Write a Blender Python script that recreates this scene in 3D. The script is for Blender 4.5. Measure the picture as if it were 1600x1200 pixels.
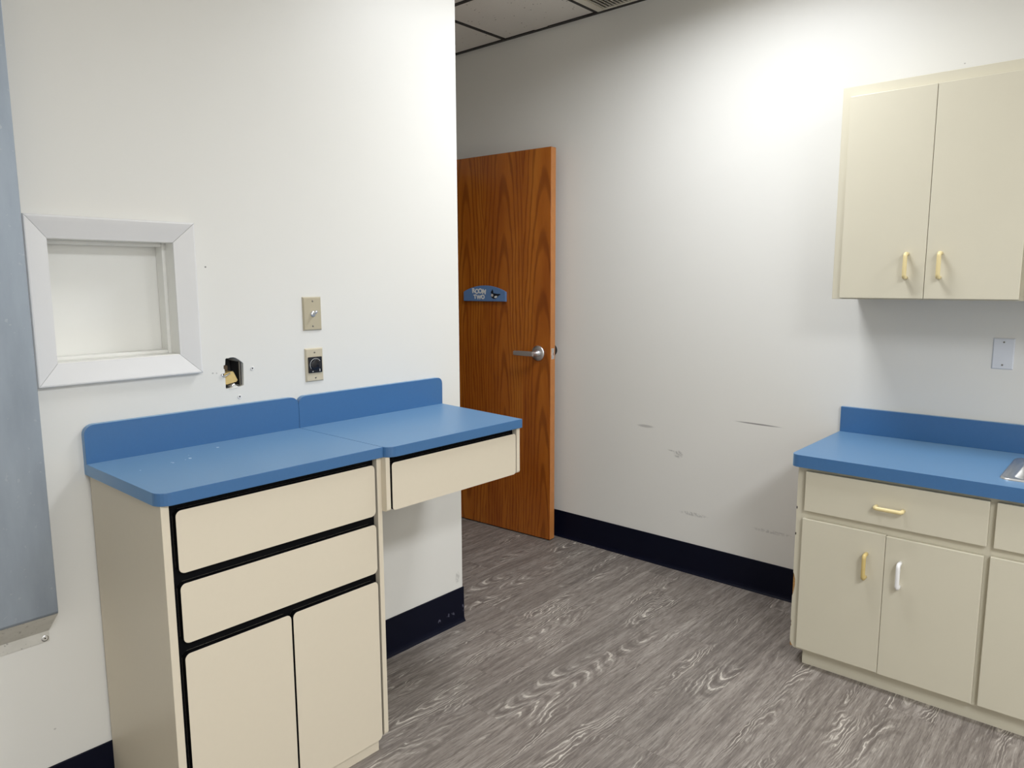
import bpy, bmesh, math, random
from mathutils import Vector, Matrix
from mathutils.geometry import tessellate_polygon

# ------------------------------------------------------------------ clean
for o in list(bpy.data.objects):
    bpy.data.objects.remove(o, do_unlink=True)
S = bpy.context.scene
COL = S.collection
random.seed(4)

# ------------------------------------------------------------------ camera
# room axes: left wall is the plane x=0, far wall is the plane y=0, floor z=0
FPX, YAW, PITCH, ROLL = 1145.86, math.radians(41.4115), math.radians(7.961), math.radians(-0.187)
cam = bpy.data.cameras.new('camera')
cam.sensor_fit = 'HORIZONTAL'
cam.sensor_width = 36.0
cam.lens = FPX / 1600.0 * 36.0
cam.clip_start = 0.02
camo = bpy.data.objects.new('camera', cam)
COL.objects.link(camo)
_f = Vector((-math.sin(YAW) * math.cos(PITCH), math.cos(YAW) * math.cos(PITCH), -math.sin(PITCH)))
_r = _f.cross(Vector((0, 0, 1))).normalized()
_u = _r.cross(_f)
_r2 = _r * math.cos(ROLL) + _u * math.sin(ROLL)
_u2 = _u * math.cos(ROLL) - _r * math.sin(ROLL)
M = Matrix((_r2, _u2, -_f)).transposed().to_4x4()
M.translation = Vector((2.1106, -3.1686, 1.4262))
camo.matrix_world = M
S.camera = camo

# ------------------------------------------------------------------ world, exposure
W = bpy.data.worlds.new('world')
S.world = W
W.use_nodes = True
W.node_tree.nodes['Background'].inputs[0].default_value = (1.0, 0.955, 0.87, 1)
W.node_tree.nodes['Background'].inputs[1].default_value = 0.0
S.view_settings.view_transform = 'Standard'
S.view_settings.look = 'None'
S.view_settings.gamma = 1.0
S.view_settings.use_curve_mapping = False
S.view_settings.exposure = 0.0
LAMP_W = (22.0, 22.0, 70.0)   # watts of the three fluorescent ceiling fixtures

# ------------------------------------------------------------------ material helpers
class NT:
    def __init__(s, name, rough=0.5, spec=0.5, metal=0.0, color=(0.8, 0.8, 0.8)):
        s.m = bpy.data.materials.new(name)
        s.m.use_nodes = True
        s.t = s.m.node_tree
        s.b = s.t.nodes['Principled BSDF']
        s.b.inputs['Base Color'].default_value = (*color, 1)
        s.b.inputs['Roughness'].default_value = rough
        s.b.inputs['Metallic'].default_value = metal
        s.b.inputs['Specular IOR Level'].default_value = spec
    def n(s, typ, **kw):
        nd = s.t.nodes.new(typ)
        for k, v in kw.items():
            setattr(nd, k, v)
        return nd
    def set(s, sock, v):
        if isinstance(v, bpy.types.NodeSocket):
            s.t.links.new(v, sock)
        else:
            sock.default_value = v
    def math(s, op, a, b=0.0, c=None, clamp=False):
        nd = s.n('ShaderNodeMath', operation=op, use_clamp=clamp)
        s.set(nd.inputs[0], a); s.set(nd.inputs[1], b)
        if c is not None: s.set(nd.inputs[2], c)
        return nd.outputs[0]
    def obj(s):
        return s.n('ShaderNodeTexCoord').outputs['Object']
    def sep(s, v):
        nd = s.n('ShaderNodeSeparateXYZ'); s.set(nd.inputs[0], v)
        return nd.outputs
    def comb(s, x, y, z):
        nd = s.n('ShaderNodeCombineXYZ')
        for i, q in enumerate((x, y, z)): s.set(nd.inputs[i], q)
        return nd.outputs[0]
    def noise(s, vec, scale=5, detail=3, rough=0.55, dist=0.0):
        nd = s.n('ShaderNodeTexNoise')
        s.set(nd.inputs['Vector'], vec)
        nd.inputs['Scale'].default_value = scale
        nd.inputs['Detail'].default_value = detail
        nd.inputs['Roughness'].default_value = rough
        nd.inputs['Distortion'].default_value = dist
        return nd.outputs['Fac']
    def ramp(s, fac, stops, interp='LINEAR'):
        nd = s.n('ShaderNodeValToRGB')
        nd.color_ramp.interpolation = interp
        e = nd.color_ramp.elements
        while len(e) > 1: e.remove(e[-1])
        for i, (p, c) in enumerate(stops):
            el = e[0] if i == 0 else e.new(p)
            el.position = p
            el.color = (*c, 1) if len(c) == 3 else c
        s.set(nd.inputs[0], fac)
        return nd.outputs[0]
    def smooth(s, v, a, b, lo=0.0, hi=1.0):
        nd = s.n('ShaderNodeMapRange', interpolation_type='SMOOTHSTEP')
        s.set(nd.inputs[0], v)
        for i, q in enumerate((a, b, lo, hi)): nd.inputs[1 + i].default_value = q
        return nd.outputs[0]
    def mix(s, fac, a, b, blend='MIX'):
        nd = s.n('ShaderNodeMix', data_type='RGBA', blend_type=blend)
        s.set(nd.inputs['Factor'], fac)
        s.set(nd.inputs['A'], a if isinstance(a, bpy.types.NodeSocket) else (*a, 1))
        s.set(nd.inputs['B'], b if isinstance(b, bpy.types.NodeSocket) else (*b, 1))
        return nd.outputs['Result']
    def color(s, v): s.set(s.b.inputs['Base Color'], v)
    def bump(s, h, strength=0.1, dist=0.002):
        nd = s.n('ShaderNodeBump')
        nd.inputs['Strength'].default_value = strength
        nd.inputs['Distance'].default_value = dist
        s.set(nd.inputs['Height'], h)
        s.t.links.new(nd.outputs[0], s.b.inputs['Normal'])
    def blot(s, u, v, cu, cv, hu, hv, slope=0.0, edge=0.6):
        """mask of one elongated mark centred on (cu,cv), half sizes hu,hv, sheared by slope"""
        du = s.math('SUBTRACT', u, cu)
        dv = s.math('SUBTRACT', s.math('SUBTRACT', v, cv), s.math('MULTIPLY', du, slope))
        a = s.math('POWER', s.math('ABSOLUTE', s.math('DIVIDE', du, hu)), 2.0)
        b = s.math('POWER', s.math('ABSOLUTE', s.math('DIVIDE', dv, hv)), 2.0)
        return s.smooth(s.math('ADD', a, b), edge, 1.0, 1.0, 0.0)

def plain(name, color, rough=0.5, spec=0.5, metal=0.0, var=0.04, scale=30, bump=0.0):
    q = NT(name, rough, spec, metal)
    nz = q.noise(q.obj(), scale, 3)
    q.color(q.mix(nz, tuple(c * (1 - var) for c in color), tuple(min(1, c * (1 + var)) for c in color)))
    if bump: q.bump(q.noise(q.obj(), 350, 2), bump, 0.001)
    return q.m

# ---- paint on the walls
PAINT = (0.805, 0.79, 0.74)
def wall_paint(name, marks=(), axis='x'):
    q = NT(name, 0.42, 0.35)
    o = q.obj()
    nz = q.noise(o, 1.7, 4)
    col = q.mix(nz, tuple(c * 0.985 for c in PAINT), tuple(c * 1.015 for c in PAINT))
    if marks:
        sx = q.sep(o)
        u, v = (sx[0], sx[2]) if axis == 'x' else (sx[1], sx[2])
        grit = q.smooth(q.noise(o, 90, 3), 0.38, 0.6)
        for cu, cv, hu, hv, sl, amt, c, gr in marks:
            m = q.math('MULTIPLY', q.blot(u, v, cu, cv, hu, hv, sl, 0.15), amt)
            if gr: m = q.math('MULTIPLY', m, grit)
            col = q.mix(m, col, c)
    q.color(col)
    q.bump(q.noise(o, 260, 2), 0.06, 0.001)
    return q.m
GREY = (0.2, 0.19, 0.18)
M_wall = wall_paint('off_white_wall_paint')
M_wall_far = wall_paint('off_white_wall_paint_scuffed', [
    (0.212, 0.702, 0.055, 0.009, 0.0, 0.42, GREY, 0),
    (0.793, 0.785, 0.125, 0.004, -0.012, 0.85, GREY, 0),
    (0.365, 0.598, 0.03, 0.004, -0.1, 0.45, GREY, 1),
    (0.40, 0.585, 0.03, 0.022, 0.0, 0.5, GREY, 1),
    (0.49, 0.300, 0.085, 0.012, 0.0, 0.40, GREY, 1),
    (0.88, 0.299, 0.11, 0.010, 0.0, 0.30, GREY, 1),
    (1.50, 2.20, 0.004, 0.003, 0.0, 0.5, GREY, 0),
], 'x')
M_wall_left = wall_paint('off_white_wall_paint_pinholes', [
    (-2.131, 1.471, 0.0035, 0.003, 0, 0.8, (0.05, 0.05, 0.05), 0),
    (-2.128, 1.157, 0.004, 0.003, 0, 0.5, GREY, 0),
    (-2.116, 1.156, 0.003, 0.003, 0, 0.4, GREY, 0),
    (-2.62, 0.25, 0.004, 0.003, 0, 0.4, GREY, 0),
    (-1.125, 0.20, 0.015, 0.03, 0, 0.35, GREY, 1),
], 'y')
M_trim = plain('white_semi_gloss_trim', (0.80, 0.79, 0.775), 0.3, 0.5, var=0.01)
M_panel = plain('cream_painted_panel', (0.87, 0.86, 0.81), 0.35, 0.5, var=0.01)

# ---- blue laminate
def blue(name, specks=()):
    q = NT(name, 0.38, 1.0)
    q.b.inputs['Sheen Weight'].default_value = 0.65
    q.b.inputs['Sheen Tint'].default_value = (0.50, 0.78, 1.0, 1)
    q.b.inputs['Sheen Roughness'].default_value = 0.45
    o = q.obj()
    nz = q.noise(o, 120, 3)
    col = q.mix(nz, (0.022, 0.122, 0.31), (0.027, 0.136, 0.335))
    if specks:
        sx = q.sep(o)
        up = q.smooth(sx[2], 0.9505, 0.951)
        for cx, cy, hx, hy in specks:
            col = q.mix(q.math('MULTIPLY', q.blot(sx[0], sx[1], cx, cy, hx, hy), up), col, (0.8, 0.85, 0.88))
    q.color(col)
    return q.m
M_blue = blue('blue_laminate')
M_blue_specks = blue('blue_laminate_paint_specks', [
    (0.088, -2.170, 0.0055, 0.0045), (0.158, -2.284, 0.006, 0.0045), (0.174, -2.337, 0.0035, 0.003),
    (0.166, -2.338, 0.002, 0.003), (0.190, -2.428, 0.0025, 0.002), (0.165, -2.300, 0.002, 0.002),
    (0.120, -2.27, 0.002, 0.0015)])

M_cream = plain('cream_laminate', (0.74, 0.66, 0.52), 0.42, 0.4, var=0.012, scale=60, bump=0.03)
M_cream_painted = plain('cream_painted_cabinet', (0.66, 0.615, 0.485), 0.36, 0.45, var=0.015, scale=8, bump=0.04)
M_black = plain('black_cabinet_lining', (0.004, 0.004, 0.005), 0.6, 0.1)
M_pull = plain('yellowed_cream_plastic', (0.80, 0.66, 0.34), 0.3, 0.5)
M_pull_gold = plain('worn_gold_plastic', (0.62, 0.47, 0.18), 0.32, 0.5)
M_pull_white = plain('white_plastic_pull', (0.88, 0.87, 0.86), 0.3, 0.5)
M_core = plain('bare_particle_board', (0.42, 0.23, 0.08), 0.8, 0.2, var=0.5, scale=160)
M_dark_chip = plain('dark_chip', (0.03, 0.025, 0.02), 0.8, 0.2)
def baseboard_mat():
    q = NT('dark_navy_rubber_base', 0.5, 0.15)
    o = q.obj(); sx = q.sep(o)
    col = q.mix(q.noise(o, 3, 4), (0.002, 0.003, 0.011), (0.004, 0.005, 0.015))
    grit = q.smooth(q.noise(o, 70, 3), 0.45, 0.6)
    for cy, cz, hy, hz in ((-1.10, 0.055, 0.006, 0.022), (-1.16, 0.045, 0.012, 0.016), (-1.185, 0.05, 0.009, 0.014), (-1.235, 0.045, 0.008, 0.01)):
        col = q.mix(q.math('MULTIPLY', q.blot(sx[1], sx[2], cy, cz, hy, hz), grit), col, (0.10, 0.10, 0.14))
    q.color(col)
    return q.m
M_base = baseboard_mat()
M_steel = plain('satin_chrome', (0.80, 0.80, 0.81), 0.36, 0.5, 1.0, 0.02)
M_sink = plain('stainless_steel', (0.72, 0.72, 0.71), 0.33, 0.5, 1.0, 0.03, 90)
M_rubber = plain('black_rubber', (0.008, 0.008, 0.008), 0.35, 0.5)
M_beige_plate = plain('beige_plastic_plate', (0.50, 0.44, 0.31), 0.4, 0.5, var=0.02)
M_beige_light = plain('light_beige_plastic_plate', (0.60, 0.53, 0.39), 0.4, 0.5, var=0.02)
M_white_plate = plain('white_plastic_plate', (0.72, 0.74, 0.78), 0.4, 0.5, var=0.02)
M_screw = plain('screw_metal', (0.28, 0.26, 0.22), 0.4, 0.5, 0.8)
M_dimmer = plain('black_glossy_plastic', (0.006, 0.006, 0.010), 0.18, 0.5)
M_white_mark = plain('white_print', (0.75, 0.75, 0.72), 0.5, 0.3)
M_box_steel = plain('dark_galvanised_box', (0.05, 0.05, 0.052), 0.5, 0.4, 0.0, 0.2)
M_tan = plain('tan_plastic_block', (0.68, 0.50, 0.20), 0.5, 0.4, var=0.15)
M_tee = plain('black_ceiling_grid', (0.012, 0.009, 0.008), 0.5, 0.4)
M_vent = plain('cream_vent_enamel', (0.78, 0.73, 0.62), 0.45, 0.4)
M_hall = plain('hallway_paint', (0.78, 0.72, 0.62), 0.5, 0.3)
M_sign = plain('blue_painted_sign', (0.12, 0.22, 0.42), 0.5, 0.3, var=0.08)
M_duck_dark = plain('duck_black_paint', (0.01, 0.012, 0.02), 0.5, 0.3)
M_duck_pale = plain('duck_pale_paint', (0.55, 0.5, 0.46), 0.5, 0.3)

def tile_mat():
    q = NT('mineral_fibre_tile', 0.9, 0.15)
    o = q.obj()
    v = q.n('ShaderNodeTexVoronoi'); v.inputs['Scale'].default_value = 42
    q.set(v.inputs['Vector'], o)
    hole = q.math('MULTIPLY', q.smooth(v.outputs['Distance'], 0.10, 0.2, 1, 0), q.smooth(q.noise(o, 19, 2), 0.5, 0.62))
    base = q.mix(q.noise(o, 5, 4), (0.80, 0.765, 0.70), (0.86, 0.82, 0.755))
    q.color(q.mix(hole, base, (0.22, 0.19, 0.16)))
    q.bump(q.math('SUBTRACT', q.noise(o, 160, 3), hole), 0.25, 0.002)
    return q.m
M_tile = tile_mat()

def galv():
    q = NT('grey_sheet_metal', 0.42, 0.5, 0.55)
    o = q.obj(); sx = q.sep(o)
    nz = q.noise(q.comb(q.math('MULTIPLY', sx[0], 6), q.math('MULTIPLY', sx[1], 9), q.math('MULTIPLY', sx[2], 2.2)), 1, 5, 0.6)
    col = q.ramp(nz, [(0.3, (0.255, 0.30, 0.35)), (0.5, (0.315, 0.36, 0.415)), (0.72, (0.37, 0.42, 0.475))])
    spots = q.math('MULTIPLY', q.smooth(q.noise(o, 60, 2), 0.66, 0.72), 0.35)
    q.color(q.mix(spots, col, (0.50, 0.53, 0.55)))
    q.set(q.b.inputs['Roughness'], q.smooth(nz, 0.3, 0.7, 0.36, 0.5))
    return q.m
M_galv = galv()
def galv_lip():
    q = NT('bare_galvanised_lip', 0.5, 0.5, 0.1)
    o = q.obj()
    col = q.mix(q.noise(o, 24, 5, 0.6), (0.56, 0.545, 0.49), (0.76, 0.74, 0.68))
    dirt = q.math('MULTIPLY', q.smooth(q.noise(o, 90, 3), 0.62, 0.7), 0.6)
    q.color(q.mix(dirt, col, (0.22, 0.2, 0.18)))
    return q.m
M_lip = galv_lip()

# ---- oak veneer (local x across, z up): ring pattern cut at a shallow angle gives the cathedral figure
def oak():
    q = NT('orange_oak_veneer', 0.24, 0.5)
    o = q.obj(); sx = q.sep(o)
    x, z = sx[0], sx[2]
    leaf = q.math('FLOOR', q.math('DIVIDE', q.math('ADD', x, 0.185), 0.275))
    lx = q.math('SUBTRACT', q.math('ADD', x, 0.185), q.math('MULTIPLY', q.math('ADD', leaf, 0.5), 0.275))
    wz = q.math('MULTIPLY', z, 0.9)
    warp = q.math('MULTIPLY', q.math('SUBTRACT', q.noise(q.comb(q.math('MULTIPLY', x, 5), leaf, wz), 1.6, 3), 0.5), 0.075)
    jag = q.math('MULTIPLY', q.math('SUBTRACT', q.noise(q.comb(q.math('MULTIPLY', x, 60), leaf, q.math('MULTIPLY', z, 7)), 1, 2), 0.5), 0.012)
    gx = q.math('ADD', q.math('ADD', lx, warp), jag)
    gz = q.math('ADD', q.math('MULTIPLY', z, 0.06), q.math('SUBTRACT', q.math('MULTIPLY', leaf, 0.037), -0.02))
    r = q.math('SQRT', q.math('ADD', q.math('POWER', gx, 2.0), q.math('POWER', gz, 2.0)))
    band = q.math('SINE', q.math('MULTIPLY', r, 330.0))
    band = q.smooth(band, 0.1, 1.0)
    pores = q.noise(q.comb(q.math('MULTIPLY', x, 420), leaf, q.math('MULTIPLY', z, 9)), 1, 3, 0.65)
    broad = q.noise(q.comb(q.math('MULTIPLY', x, 5), leaf, q.math('MULTIPLY', z, 0.8)), 1.3, 3)
    base = q.ramp(broad, [(0.3, (0.31, 0.074, 0.008)), (0.52, (0.42, 0.120, 0.012)), (0.72, (0.52, 0.175, 0.020))])
    base = q.mix(q.math('MULTIPLY', band, 0.55), base, (0.165, 0.036, 0.004))
    base = q.mix(q.math('MULTIPLY', q.smooth(pores, 0.48, 0.75), 0.42), base, (0.17, 0.038, 0.004))
    q.color(base)
    q.bump(pores, 0.05, 0.0006)
    return q.m
M_oak = oak()
M_oak_edge = plain('oak_edge_band', (0.56, 0.22, 0.06), 0.35, 0.5, var=0.15, scale=20)

# ---- vinyl plank (local y along the plank)
def plank():
    q = NT('grey_oak_vinyl_plank', 0.45, 0.4)
    o = q.obj(); sx = q.sep(o)
    x, y = sx[0], sx[1]
    rnd = q.n('ShaderNodeObjectInfo').outputs['Random']
    r1 = q.math('MULTIPLY', rnd, 37.0)
    r2 = q.math('FRACT', q.math('MULTIPLY', rnd, 17.31))
    r3 = q.math('FRACT', q.math('MULTIPLY', rnd, 91.7))
    warp = q.math('MULTIPLY', q.math('SUBTRACT', q.noise(q.comb(q.math('MULTIPLY', x, 7), q.math('MULTIPLY', y, 2.2), r1), 1.7, 3), 0.5), 0.11)
    jag = q.math('MULTIPLY', q.math('SUBTRACT', q.noise(q.comb(q.math('MULTIPLY', x, 60), q.math('MULTIPLY', y, 22), r1), 1, 2), 0.5), 0.012)
    gx = q.math('ADD', q.math('ADD', q.math('ADD', x, warp), jag), q.math('MULTIPLY', q.math('SUBTRACT', r2, 0.5), 0.14))
    gy = q.math('ADD', q.math('MULTIPLY', y, 0.11), q.math('MULTIPLY', q.math('SUBTRACT', r3, 0.5), 0.14))
    r = q.math('SQRT', q.math('ADD', q.math('POWER', gx, 2.0), q.math('POWER', gy, 2.0)))
    wv = q.math('SINE', q.math('MULTIPLY', r, 640.0))
    fibre = q.noise(q.comb(q.math('MULTIPLY', x, 240), q.math('MULTIPLY', y, 15), r1), 1, 5, 0.72)
    streak = q.noise(q.comb(q.math('MULTIPLY', x, 38), q.math('MULTIPLY', y, 2.4), r1), 1, 4, 0.6)
    patch = q.noise(q.comb(q.math('MULTIPLY', x, 9), q.math('MULTIPLY', y, 2.2), r1), 1, 3)
    base = q.ramp(streak, [(0.25, (0.098, 0.082, 0.072)), (0.5, (0.178, 0.155, 0.136)), (0.75, (0.275, 0.246, 0.218))])
    base = q.mix(q.math('MULTIPLY', q.smooth(fibre, 0.47, 0.68), 0.75), base, (0.075, 0.060, 0.052))
    base = q.mix(q.math('MULTIPLY', q.smooth(fibre, 0.45, 0.27), 0.75), base, (0.36, 0.33, 0.295))
    dk = q.math('MULTIPLY', q.math('MULTIPLY', q.smooth(wv, -0.2, -0.95), q.smooth(patch, 0.42, 0.62)), 0.5)
    base = q.mix(dk, base, (0.065, 0.052, 0.045))
    vein = q.math('MULTIPLY', q.math('MULTIPLY', q.smooth(wv, 0.7, 0.99), q.smooth(patch, 0.50, 0.68)), q.smooth(fibre, 0.72, 0.42))
    base = q.mix(q.math('MULTIPLY', vein, 0.95), base, (0.52, 0.48, 0.42))
    tone = q.math('ADD', 1.22, q.math('MULTIPLY', r2, 0.26))
    base = q.mix(1.0, base, q.comb(tone, tone, tone), 'MULTIPLY')
    q.color(base)
    q.set(q.b.inputs['Roughness'], q.smooth(fibre, 0.3, 0.7, 0.40, 0.56))
    q.bump(fibre, 0.12, 0.0008)
    return q.m
M_plank = plank()
M_subfloor = plain('dark_subfloor', (0.02, 0.018, 0.016), 0.8, 0.2)

M_diffuser = plain('white_prismatic_diffuser', (0.85, 0.85, 0.84), 0.4, 0.4, var=0.01)

# ------------------------------------------------------------------ geometry helpers
def wpos(o):
    p = Vector(o.location)
    return p if o.parent is None else wpos(o.parent) + p
def finish(name, bm, mats, parent=None, origin=None, smooth=False, link=True):
    """bm holds world coordinates; the object gets its own origin"""
    base = wpos(parent) if parent else Vector((0, 0, 0))
    org = Vector(origin) if origin is not None else (base if parent else Vector((0, 0, 0)))
    bmesh.ops.translate(bm, verts=bm.verts, vec=-org)
    bmesh.ops.recalc_face_normals(bm, faces=bm.faces)
    me = bpy.data.meshes.new(name)
    bm.to_mesh(me); bm.free()
    for m in (mats if isinstance(mats, (list, tuple)) else [mats]): me.materials.append(m)
    if smooth:
        for p in me.polygons: p.use_smooth = True
    o = bpy.data.objects.new(name, me)
    COL.objects.link(o)
    if parent: o.parent = parent
    o.location = org - base
    return o
def tag(o, label=None, cat=None, group=None, kind=None):
    if label: o['label'] = label
    if cat: o['category'] = cat
    if group: o['group'] = group
    if kind: o['kind'] = kind
    return o
def thing(name, loc, label, cat, group=None):
    o = bpy.data.objects.new(name, None)
    o.empty_display_size = 0.05
    COL.objects.link(o); o.location = loc
    return tag(o, label, cat, group)
def add_box(bm, a, b, bev=0.0, seg=1):
    x0, x1 = sorted((a[0], b[0])); y0, y1 = sorted((a[1], b[1])); z0, z1 = sorted((a[2], b[2]))
    vs = [bm.verts.new(p) for p in ((x0, y0, z0), (x1, y0, z0), (x1, y1, z0), (x0, y1, z0),
                                    (x0, y0, z1), (x1, y0, z1), (x1, y1, z1), (x0, y1, z1))]
    fs = [bm.faces.new([vs[i] for i in q]) for q in ((0, 3, 2, 1), (4, 5, 6, 7), (0, 1, 5, 4), (1, 2, 6, 5), (2, 3, 7, 6), (3, 0, 4, 7))]
    if bev:
        es = list({e for f in fs for e in f.edges})
        bmesh.ops.bevel(bm, geom=es, offset=bev, segments=seg, affect='EDGES', profile=0.5)
def box(name, a, b, mat, parent=None, bev=0.0, seg=1, origin=None):
    bm = bmesh.new(); add_box(bm, a, b, bev, seg)
    return finish(name, bm, mat, parent, origin)
def place(axis, u, v, w):
    # axis = extrusion axis; (u,v) fill the other two in x,y,z order
    return {'x': (w, u, v), 'y': (u, w, v), 'z': (u, v, w)}[axis]
def add_prism(bm, outline, axis, w0, w1, holes=(), bev=0.0, mat_side=None):
    loops = [list(outline)] + [list(h) for h in holes]
    flat = [p for l in loops for p in l]
    tris = tessellate_polygon([[Vector((p[0], p[1], 0)) for p in l] for l in loops])
    A = [bm.verts.new(place(axis, p[0], p[1], w0)) for p in flat]
    B = [bm.verts.new(place(axis, p[0], p[1], w1)) for p in flat]
    capA, capB = [], []
    if len(loops) == 1:
        capA = [bm.faces.new(A)]; capB = [bm.faces.new(B[::-1])]
    else:
        for t in tris:
            try:
                capA.append(bm.faces.new([A[i] for i in t])); capB.append(bm.faces.new([B[i] for i in reversed(t)]))
            except ValueError: pass
    k = 0; rim = []
    for l in loops:
        n = len(l)
        for i in range(n):
            j = (i + 1) % n
            f = bm.faces.new([A[k + i], A[k + j], B[k + j], B[k + i]])
            if mat_side is not None: f.material_index = mat_side
        k += n
    if bev:
        es = [e for e in bm.edges if len(e.link_faces) == 2 and
              ((e.verts[0] in A and e.verts[1] in A) or (e.verts[0] in B and e.verts[1] in B)) and
              any(f not in capA and f not in capB for f in e.link_faces)]
        bmesh.ops.bevel(bm, geom=es, offset=bev, segments=2, affect='EDGES', profile=0.5)
def prism(name, outline, axis, w0, w1, mat, parent=None, holes=(), bev=0.0, origin=None, mat_side=None):
    bm = bmesh.new(); add_prism(bm, outline, axis, w0, w1, holes, bev, mat_side)
    return finish(name, bm, mat, parent, origin)
def rrect(u0, u1, v0, v1, r=(0, 0, 0, 0), n=6):
    """corner radii in the order (u0,v0) (u1,v0) (u1,v1) (u0,v1)"""
    if not isinstance(r, (tuple, list)): r = (r,) * 4
    out = []
    for (cu, cv, su, sv, a0), rr in zip(((u0, v0, 1, 1, 180), (u1, v0, -1, 1, 270), (u1, v1, -1, -1, 0), (u0, v1, 1, -1, 90)), r):
        if rr <= 0: out.append((cu, cv)); continue
        for i in range(n + 1):
            a = math.radians(a0 + 90 * i / n)
            out.append((cu + su * rr + rr * math.cos(a), cv + sv * rr + rr * math.sin(a)))
    return out
def add_tube(bm, pts, rad, n=10, cap=True):
    pts = [Vector(p) for p in pts]; rings = []
    up = None
    for i, p in enumerate(pts):
        t = ((pts[min(i + 1, len(pts) - 1)] - pts[max(i - 1, 0)])).normalized()
        if up is None:
            up = t.orthogonal().normalized()
        else:
            up = (up - t * up.dot(t)).normalized()
        s = t.cross(up)
        rr = rad[i] if isinstance(rad, (list, tuple)) else rad
        rings.append([bm.verts.new(p + (up * math.cos(2 * math.pi * k / n) + s * math.sin(2 * math.pi * k / n)) * rr) for k in range(n)])
    for a, b in zip(rings, rings[1:]):
        for k in range(n):
            bm.faces.new([a[k], a[(k + 1) % n], b[(k + 1) % n], b[k]])
    if cap:
        bm.faces.new(rings[0][::-1]); bm.faces.new(rings[-1])
def tube(name, pts, rad, mat, parent=None, n=10, origin=None):
    bm = bmesh.new(); add_tube(bm, pts, rad, n)
    return finish(name, bm, mat, parent, origin, smooth=True)
def add_lathe(bm, prof, center, axis, n=24):
    """prof: (radius, distance along axis)"""
    ax = Vector(axis).normalized(); e1 = ax.orthogonal().normalized(); e2 = ax.cross(e1); c = Vector(center)
    rings = []
    for r, d in prof:
        if r < 1e-6: rings.append([bm.verts.new(c + ax * d)])
        else: rings.append([bm.verts.new(c + ax * d + (e1 * math.cos(2 * math.pi * k / n) + e2 * math.sin(2 * math.pi * k / n)) * r) for k in range(n)])
    for a, b in zip(rings, rings[1:]):
        for k in range(n):
            k2 = (k + 1) % n
            if len(a) == 1 and len(b) == 1: continue
            if len(a) == 1: bm.faces.new([a[0], b[k2], b[k]])
            elif len(b) == 1: bm.faces.new([a[k], a[k2], b[0]])
            else: bm.faces.new([a[k], a[k2], b[k2], b[k]])
def lathe(name, prof, center, axis, mat, parent=None, n=24, origin=None, smooth=True):
    bm = bmesh.new(); add_lathe(bm, prof, center, axis, n)
    return finish(name, bm, mat, parent, origin, smooth=smooth)
def struct(o): return tag(o, kind='structure')

# ------------------------------------------------------------------ the setting
H = 2.737
X1, Y1 = 4.0, -4.6          # right and near limits of the room
GA = -1.097                 # where the left wall ends and the entry alcove opens
XE = -1.27                  # entry wall with the doorway
WT = 0.13

# ---- left wall with the niche and the ragged hole cut out
NY0, NY1, NZ0, NZ1 = -2.540, -2.222, 1.222, 1.538
hole = [(-2.086, 1.197), (-2.077, 1.1995), (-2.055, 1.199), (-2.0415, 1.190), (-2.029, 1.1795), (-2.0300, 1.145), (-2.0315, 1.1115),
        (-2.041, 1.1075), (-2.050, 1.1085), (-2.056, 1.113), (-2.064, 1.1135), (-2.068, 1.108), (-2.078, 1.105), (-2.090, 1.106),
        (-2.0895, 1.140), (-2.096, 1.1415), (-2.0965, 1.152), (-2.090, 1.1535), (-2.0905, 1.165), (-2.0935, 1.168), (-2.093, 1.177), (-2.088, 1.179)]
outer = [(Y1, 0), (GA, 0), (GA, 2.80), (Y1, 2.80)]
niche = [(NY0, NZ0), (NY1, NZ0), (NY1, NZ1), (NY0, NZ1)]
wl = struct(prism('wall_left', outer, 'x', 0.0, -WT, M_wall_left, holes=[niche, hole]))
# ---- far wall, alcove wall, entry wall with the doorway, unseen walls
wf = struct(box('wall_far', (XE - 0.1, 0, 0), (X1, 0.12, 2.80), M_wall_far))
wa = struct(box('wall_alcove', (-WT, GA, 0), (XE - 0.1, GA - 0.12, 2.80), M_wall))
DY0, DY1, DZ = -1.075, -0.155, 2.135
we = struct(prism('wall_entry', [(GA, 0), (DY0, 0), (DY0, DZ), (DY1, DZ), (DY1, 0), (0, 0), (0, 2.80), (GA, 2.80)], 'x', XE, XE - 0.1, M_wall))
wr = struct(box('wall_right', (X1, 0.12, 0), (X1 + 0.12, Y1 - 0.12, 2.80), M_wall))
wn = struct(box('wall_near', (0, Y1, 0), (X1, Y1 - 0.12, 2.80), M_wall))
wh = struct(box('wall_hallway', (XE - 1.5, 0.6, 0), (XE - 1.6, -2.2, 2.80), M_hall))
hc = struct(box('ceiling_hallway', (XE - 1.6, 0.6, 2.6), (XE - 0.1, -2.2, 2.7), M_hall))
wh1 = struct(box('wall_hallway_left', (XE - 1.5, -2.2, 0), (XE - 0.1, -2.1, 2.6), M_hall))
wh2 = struct(box('wall_hallway_right', (XE - 1.5, 0.5, 0), (XE - 0.1, 0.6, 2.6), M_hall))
# door frame around the doorway
tf = struct(prism('trim_1', [(DY0 + 0.0, 0), (DY0 + 0.03, 0), (DY0 + 0.03, DZ - 0.03), (DY1 - 0.004, DZ - 0.03), (DY1 - 0.004, 0), (DY1, 0), (DY1, DZ), (DY0, DZ)],
                  'x', XE + 0.01, XE - 0.11, M_trim))

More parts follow.
